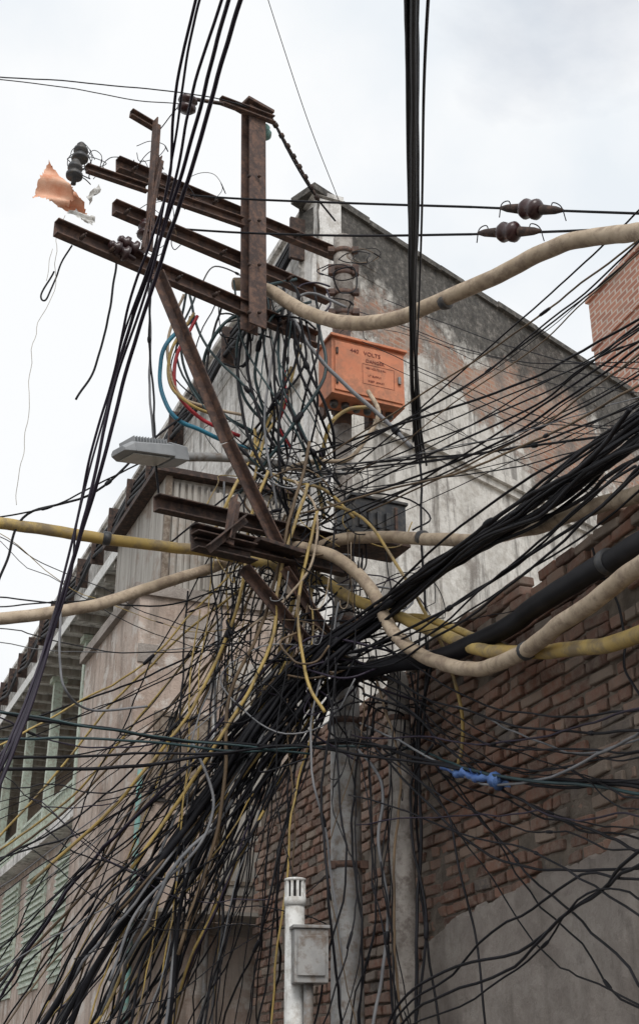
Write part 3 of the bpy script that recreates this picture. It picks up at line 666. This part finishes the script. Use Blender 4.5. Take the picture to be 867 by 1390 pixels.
for i in range(13): # right fan low
    s=(U(440,520),U(840,1020),U(8.4,8.7)); e=(900,random.choice([U(700,900),U(900,1080),U(960,1180)]),U(4.9,5.6)); sg=U(10,90)
    wire(random.choice(MB),random.choice([U(3,5),U(5,8)]),[s,(s[0]+(900-s[0])*.4,s[1]+(e[1]-s[1])*.4+sg,7.3),(s[0]+(900-s[0])*.72,s[1]+(e[1]-s[1])*.72+sg*.7,6.2),e],jit=.04,seg=9)
for i in range(8):
    s=(U(470,620),U(980,1120),U(8.0,8.4)); e=(900,U(1080,1420),U(4.8,5.6)); sg=U(-30,80)
    wire(random.choice(MB),U(4,7),[s,(s[0]+(900-s[0])*.5,(s[1]+e[1])/2+sg,6.9),e],jit=.06,seg=10)
for i in range(4):
    wire('B',U(5,9),[(900,U(1080,1280),5.0),(800,U(1180,1290),5.9),(700,U(1240,1350),6.6),(560,U(1330,1400),7.5),(500,1460,8)],jit=.05)
for i in range(62): # lower-left fans
    s=hub(); f=random.gauss(.42,.22)
    e=(-60+f*480,U(1400,1450),U(8.6,11))
    bow=U(-30,70)+ (1-f)*20
    m=(s[0]+(e[0]-s[0])*.38-bow*.4,s[1]+(e[1]-s[1])*.36+bow*.2,8.6); m2=(s[0]+(e[0]-s[0])*.7-bow*.3+U(-30,30),s[1]+(e[1]-s[1])*.68+U(-20,20),U(8.5,9.5))
    wire(random.choice(MBY),random.choice([U(4,6),U(6,10),U(8,13)]),[s,m,m2,e],jit=.07,seg=10,sides=7)
for i in range(26): # left edge exits
    s=(U(330,450),U(720,930),U(8.5,8.8)); e=(-40,U(700,1330),U(7.8,10)); sg=U(0,80)
    wire(random.choice(MBY),random.choice([U(3,5),U(5,8)]),[s,(s[0]*.62+e[0]*.38,s[1]*.62+e[1]*.38+sg,8.5),(s[0]*.3+e[0]*.7,s[1]*.3+e[1]*.7+sg*.8,8.8),e],jit=.05,seg=10)
for i in range(18):
    s=(U(300,430),U(640,800),U(8.5,8.8)); e=(U(-20,330),U(1200,1430),U(9,11)); 
    wire(random.choice(['O','Y','B','B','B','O','G','B']),U(4,9),[s,(s[0]*.65+e[0]*.35+U(-20,20),s[1]*.65+e[1]*.35+U(-10,40),8.8),(s[0]*.3+e[0]*.7,s[1]*.3+e[1]*.7+U(0,40),9.2),e],jit=.06,seg=10)
for i in range(16): # near-vertical hangers left of pole
    u=U(250,440); e=u-U(0,120)
    wire(random.choice(['B','B','B','O','Y','G']),U(4,8),[(u,U(700,880),8.5),(u-U(0,30),980,8.5),((u+e)/2,1150,8.6),(e,1430,8.8)],jit=.07,seg=10)
for i in range(14):
    s=(U(-40,250),U(1050,1400),U(8.2,9.5)); e=(U(260,470),U(900,1250),U(8.4,8.7))
    wire(random.choice(MB),U(3,7),[s,((s[0]+e[0])/2,(s[1]+e[1])/2+U(-10,80),8.6),e],jit=.10,seg=12)
for i in range(17): # verticals
    u=random.gauss(500,48); v=U(700,980); e=u+U(-45,45)
    wire(random.choice(MB),random.choice([U(4,6),U(7,10)]),[(u,v,U(8.3,8.7)),(u+U(-30,30),v+(1400-v)*.33,U(8.2,8.6)),(u+U(-30,30),v+(1400-v)*.66,U(8.1,8.5)),(e,1430,U(8.1,8.5))],jit=.07,seg=10)
for i in range(30): # drops from the cross-arms
    s=(U(250,430),U(380,450),U(8.2,8.5)); e=(U(320,470),U(600,720),U(8.4,8.7)); bl=U(-40,25)
    wire(random.choice(['B']*7+['N','G','N']),random.choice([U(4,6),U(9,14),U(8,13)]),[s,(s[0]+bl,(s[1]*.65+e[1]*.35),8.3),((s[0]+e[0])/2+bl*1.1,s[1]*.3+e[1]*.7,8.35),e],jit=.04,seg=9,sides=7)
def loop(mat,r,u,v,y,ru,rv,turns=1.0,**k):
    a=U(0,6.28); P=[]; n=int(7*turns)+2
    for i in range(n):
        f=a+i*2*math.pi/7; P.append((u+math.cos(f)*ru*U(.8,1.2)+i*U(-1,1.5),v+math.sin(f)*rv*U(.8,1.2),y+U(-.12,.12)))
    wire(mat,r,P,jit=.03,**k)
for i in range(24):
    loop(random.choice(MBY),random.choice([U(3,5),U(5,9)]),random.gauss(405,60),random.gauss(665,50),U(8.35,8.75),U(20,75),U(20,75),U(.35,.8),seg=5)
for i in range(9):
    loop(random.choice(MB),U(4,9),U(270,480),U(370,470),U(8.3,8.7),U(12,40),U(15,45),U(.5,.9),seg=5)
for i in range(20):
    loop(random.choice(MB),U(4,9),random.gauss(440,75),random.gauss(900,65),U(8.3,8.7),U(20,90),U(15,70),U(.4,.8),seg=5)
for i in range(14):
    loop(random.choice(MB),U(2.5,4.5),random.gauss(210,20),U(200,330),U(7.8,8.2),U(8,25),U(10,30),U(.4,.9),seg=5)
for i in range(8):
    loop('B',U(3,4.5),random.gauss(108,8),U(210,250),7.6,U(6,16),U(6,18),U(.5,1.0),seg=5)
for i in range(6):
    loop(random.choice(MB),U(3,6),random.gauss(478,8),U(340,470),U(8.7,8.9),U(14,24),U(6,14),U(.5,1.2),seg=5)
for i in range(34):
    u,v=random.gauss(395,55),random.gauss(690,50); P=[]
    for k in range(4): P.append((u,v,U(8.3,8.7))); u+=U(-60,60); v+=U(-25,65)
    wire(random.choice(MBY),random.choice([U(3,5),U(5,9)]),P,jit=.02,seg=8,sides=6)
for i in range(28):
    u,v=random.gauss(440,70),random.gauss(885,55); P=[]
    for k in range(4): P.append((u,v,U(8.3,8.7))); u+=U(-75,75); v+=U(-30,60)
    wire(random.choice(MB),U(4,9),P,jit=.02,seg=8,sides=6)
for i in range(22): # loose dangling ends
    u,v=U(260,600),U(700,1000); y=U(8.2,8.4); L=U(30,110); c_=U(-14,14)
    wire(random.choice(MB+['T']),U(2.5,4.5),[(u,v,y),(u+c_*.3,v+L*.5,y),(u+c_,v+L,y),(u+c_*2,v+L*1.05,y),(u+c_*2.2,v+L*.92,y)],jit=.03,seg=6,sides=5)
for k in range(4):
    P=[]
    for i in range(24):
        s=i*1.4; P.append(C0+dL*(s+.3)+nL*(.12+.03*k)+Z*(11.95-.14*k-(.10 if i%2 else 0)*(1+k*.3)))
    tube('facade_cables','cables','B',cat(P,4),.03+.008*(k%2),7)
for i in range(23): fb('clips','rustd',i*1.4+.28,i*1.4+.33,11.4,12.05,.002,.26,'facade_cables')
# ------------------------------------------------------------ emit
tops={}
for (top,part),(V,Fc,mat,sm) in GR.items():
    me=bpy.data.meshes.new(part); me.from_pydata([tuple(v) for v in V],[],Fc); me.update()
    me.materials.append(M[mat])
    if sm: me.polygons.foreach_set('use_smooth',[True]*len(me.polygons))
    o=bpy.data.objects.new(part,me); sc.collection.objects.link(o); tops.setdefault(top,[]).append(o)
tops['brick_building'].append(bo); tops['distribution_box'].extend(TX)
for top,ch in tops.items():
    e=bpy.data.objects.new(top,None); sc.collection.objects.link(e)
    for o in ch: o.parent=e
for nm in ('distribution_box','junction_box','street_lamp','meter_cabinet','utility_pole'):
    for o in tops[nm]:
        if o.type=='MESH' and not o.data.polygons[0].use_smooth:
            m=o.modifiers.new('bevel','BEVEL'); m.width=.004; m.segments=2; m.limit_method='ANGLE'
# ------------------------------------------------------------ light
sd=Vector((.12,-.68,.70)).normalized()
el=math.asin(sd.z); az=math.atan2(sd.x,sd.y)
w=bpy.data.worlds.new('World'); sc.world=w; w.use_nodes=True; nt=w.node_tree; nt.nodes.clear()
N=nt.nodes.new; Lk=nt.links.new
sky=N('ShaderNodeTexSky'); sky.sky_type='NISHITA'; sky.sun_disc=False; sky.sun_elevation=el; sky.sun_rotation=az
b1=N('ShaderNodeBackground'); b1.inputs[1].default_value=.15; Lk(sky.outputs[0],b1.inputs[0])
tc_=N('ShaderNodeTexCoord'); nz=N('ShaderNodeTexNoise'); nz.inputs['Scale'].default_value=2.6; nz.inputs['Detail'].default_value=8; nz.inputs['Roughness'].default_value=.55; nz.inputs['Distortion'].default_value=.3
Lk(tc_.outputs['Generated'],nz.inputs['Vector'])
dt=N('ShaderNodeVectorMath'); dt.operation='DOT_PRODUCT'; nv=N('ShaderNodeVectorMath'); nv.operation='NORMALIZE'
Lk(tc_.outputs['Generated'],nv.inputs[0]); Lk(nv.outputs[0],dt.inputs[0]); g=(W(830,-60,10)-Vector((0,0,EYE))).normalized(); dt.inputs[1].default_value=g
mr=N('ShaderNodeMapRange'); Lk(dt.outputs['Value'],mr.inputs[0]); mr.inputs[1].default_value=.988; mr.inputs[2].default_value=1.0; mr.inputs[3].default_value=0; mr.inputs[4].default_value=.17
sb=N('ShaderNodeMath'); sb.operation='SUBTRACT'; Lk(nz.outputs['Fac'],sb.inputs[0]); Lk(mr.outputs[0],sb.inputs[1])
cr=N('ShaderNodeValToRGB'); cr.color_ramp.elements[0].position=.24; cr.color_ramp.elements[0].color=(.6,.6,.6,1); cr.color_ramp.elements[1].position=.42; Lk(sb.outputs[0],cr.inputs[0])
n2=N('ShaderNodeTexNoise'); n2.inputs['Scale'].default_value=4.2; n2.inputs['Detail'].default_value=6; n2.inputs['Roughness'].default_value=.5; Lk(tc_.outputs['Generated'],n2.inputs['Vector'])
cc=N('ShaderNodeValToRGB'); cc.color_ramp.elements[0].position=.34; cc.color_ramp.elements[0].color=(.59,.625,.66,1); cc.color_ramp.elements[1].position=.54; cc.color_ramp.elements[1].color=(.685,.695,.705,1); Lk(n2.outputs['Fac'],cc.inputs[0])
b2=N('ShaderNodeBackground'); b2.inputs[1].default_value=1.42; Lk(cc.outputs[0],b2.inputs[0])
mx=N('ShaderNodeMixShader'); Lk(cr.outputs[0],mx.inputs[0]); Lk(b1.outputs[0],mx.inputs[1]); Lk(b2.outputs[0],mx.inputs[2])
ow_=N('ShaderNodeOutputWorld'); Lk(mx.outputs[0],ow_.inputs[0])
s_=bpy.data.lights.new('sun','SUN'); s_.energy=1.9; s_.angle=math.radians(30); s_.color=(1,.97,.93)
so=bpy.data.objects.new('sun',s_); sc.collection.objects.link(so); so.rotation_euler=sd.to_track_quat('Z','Y').to_euler(); so.location=sd*40
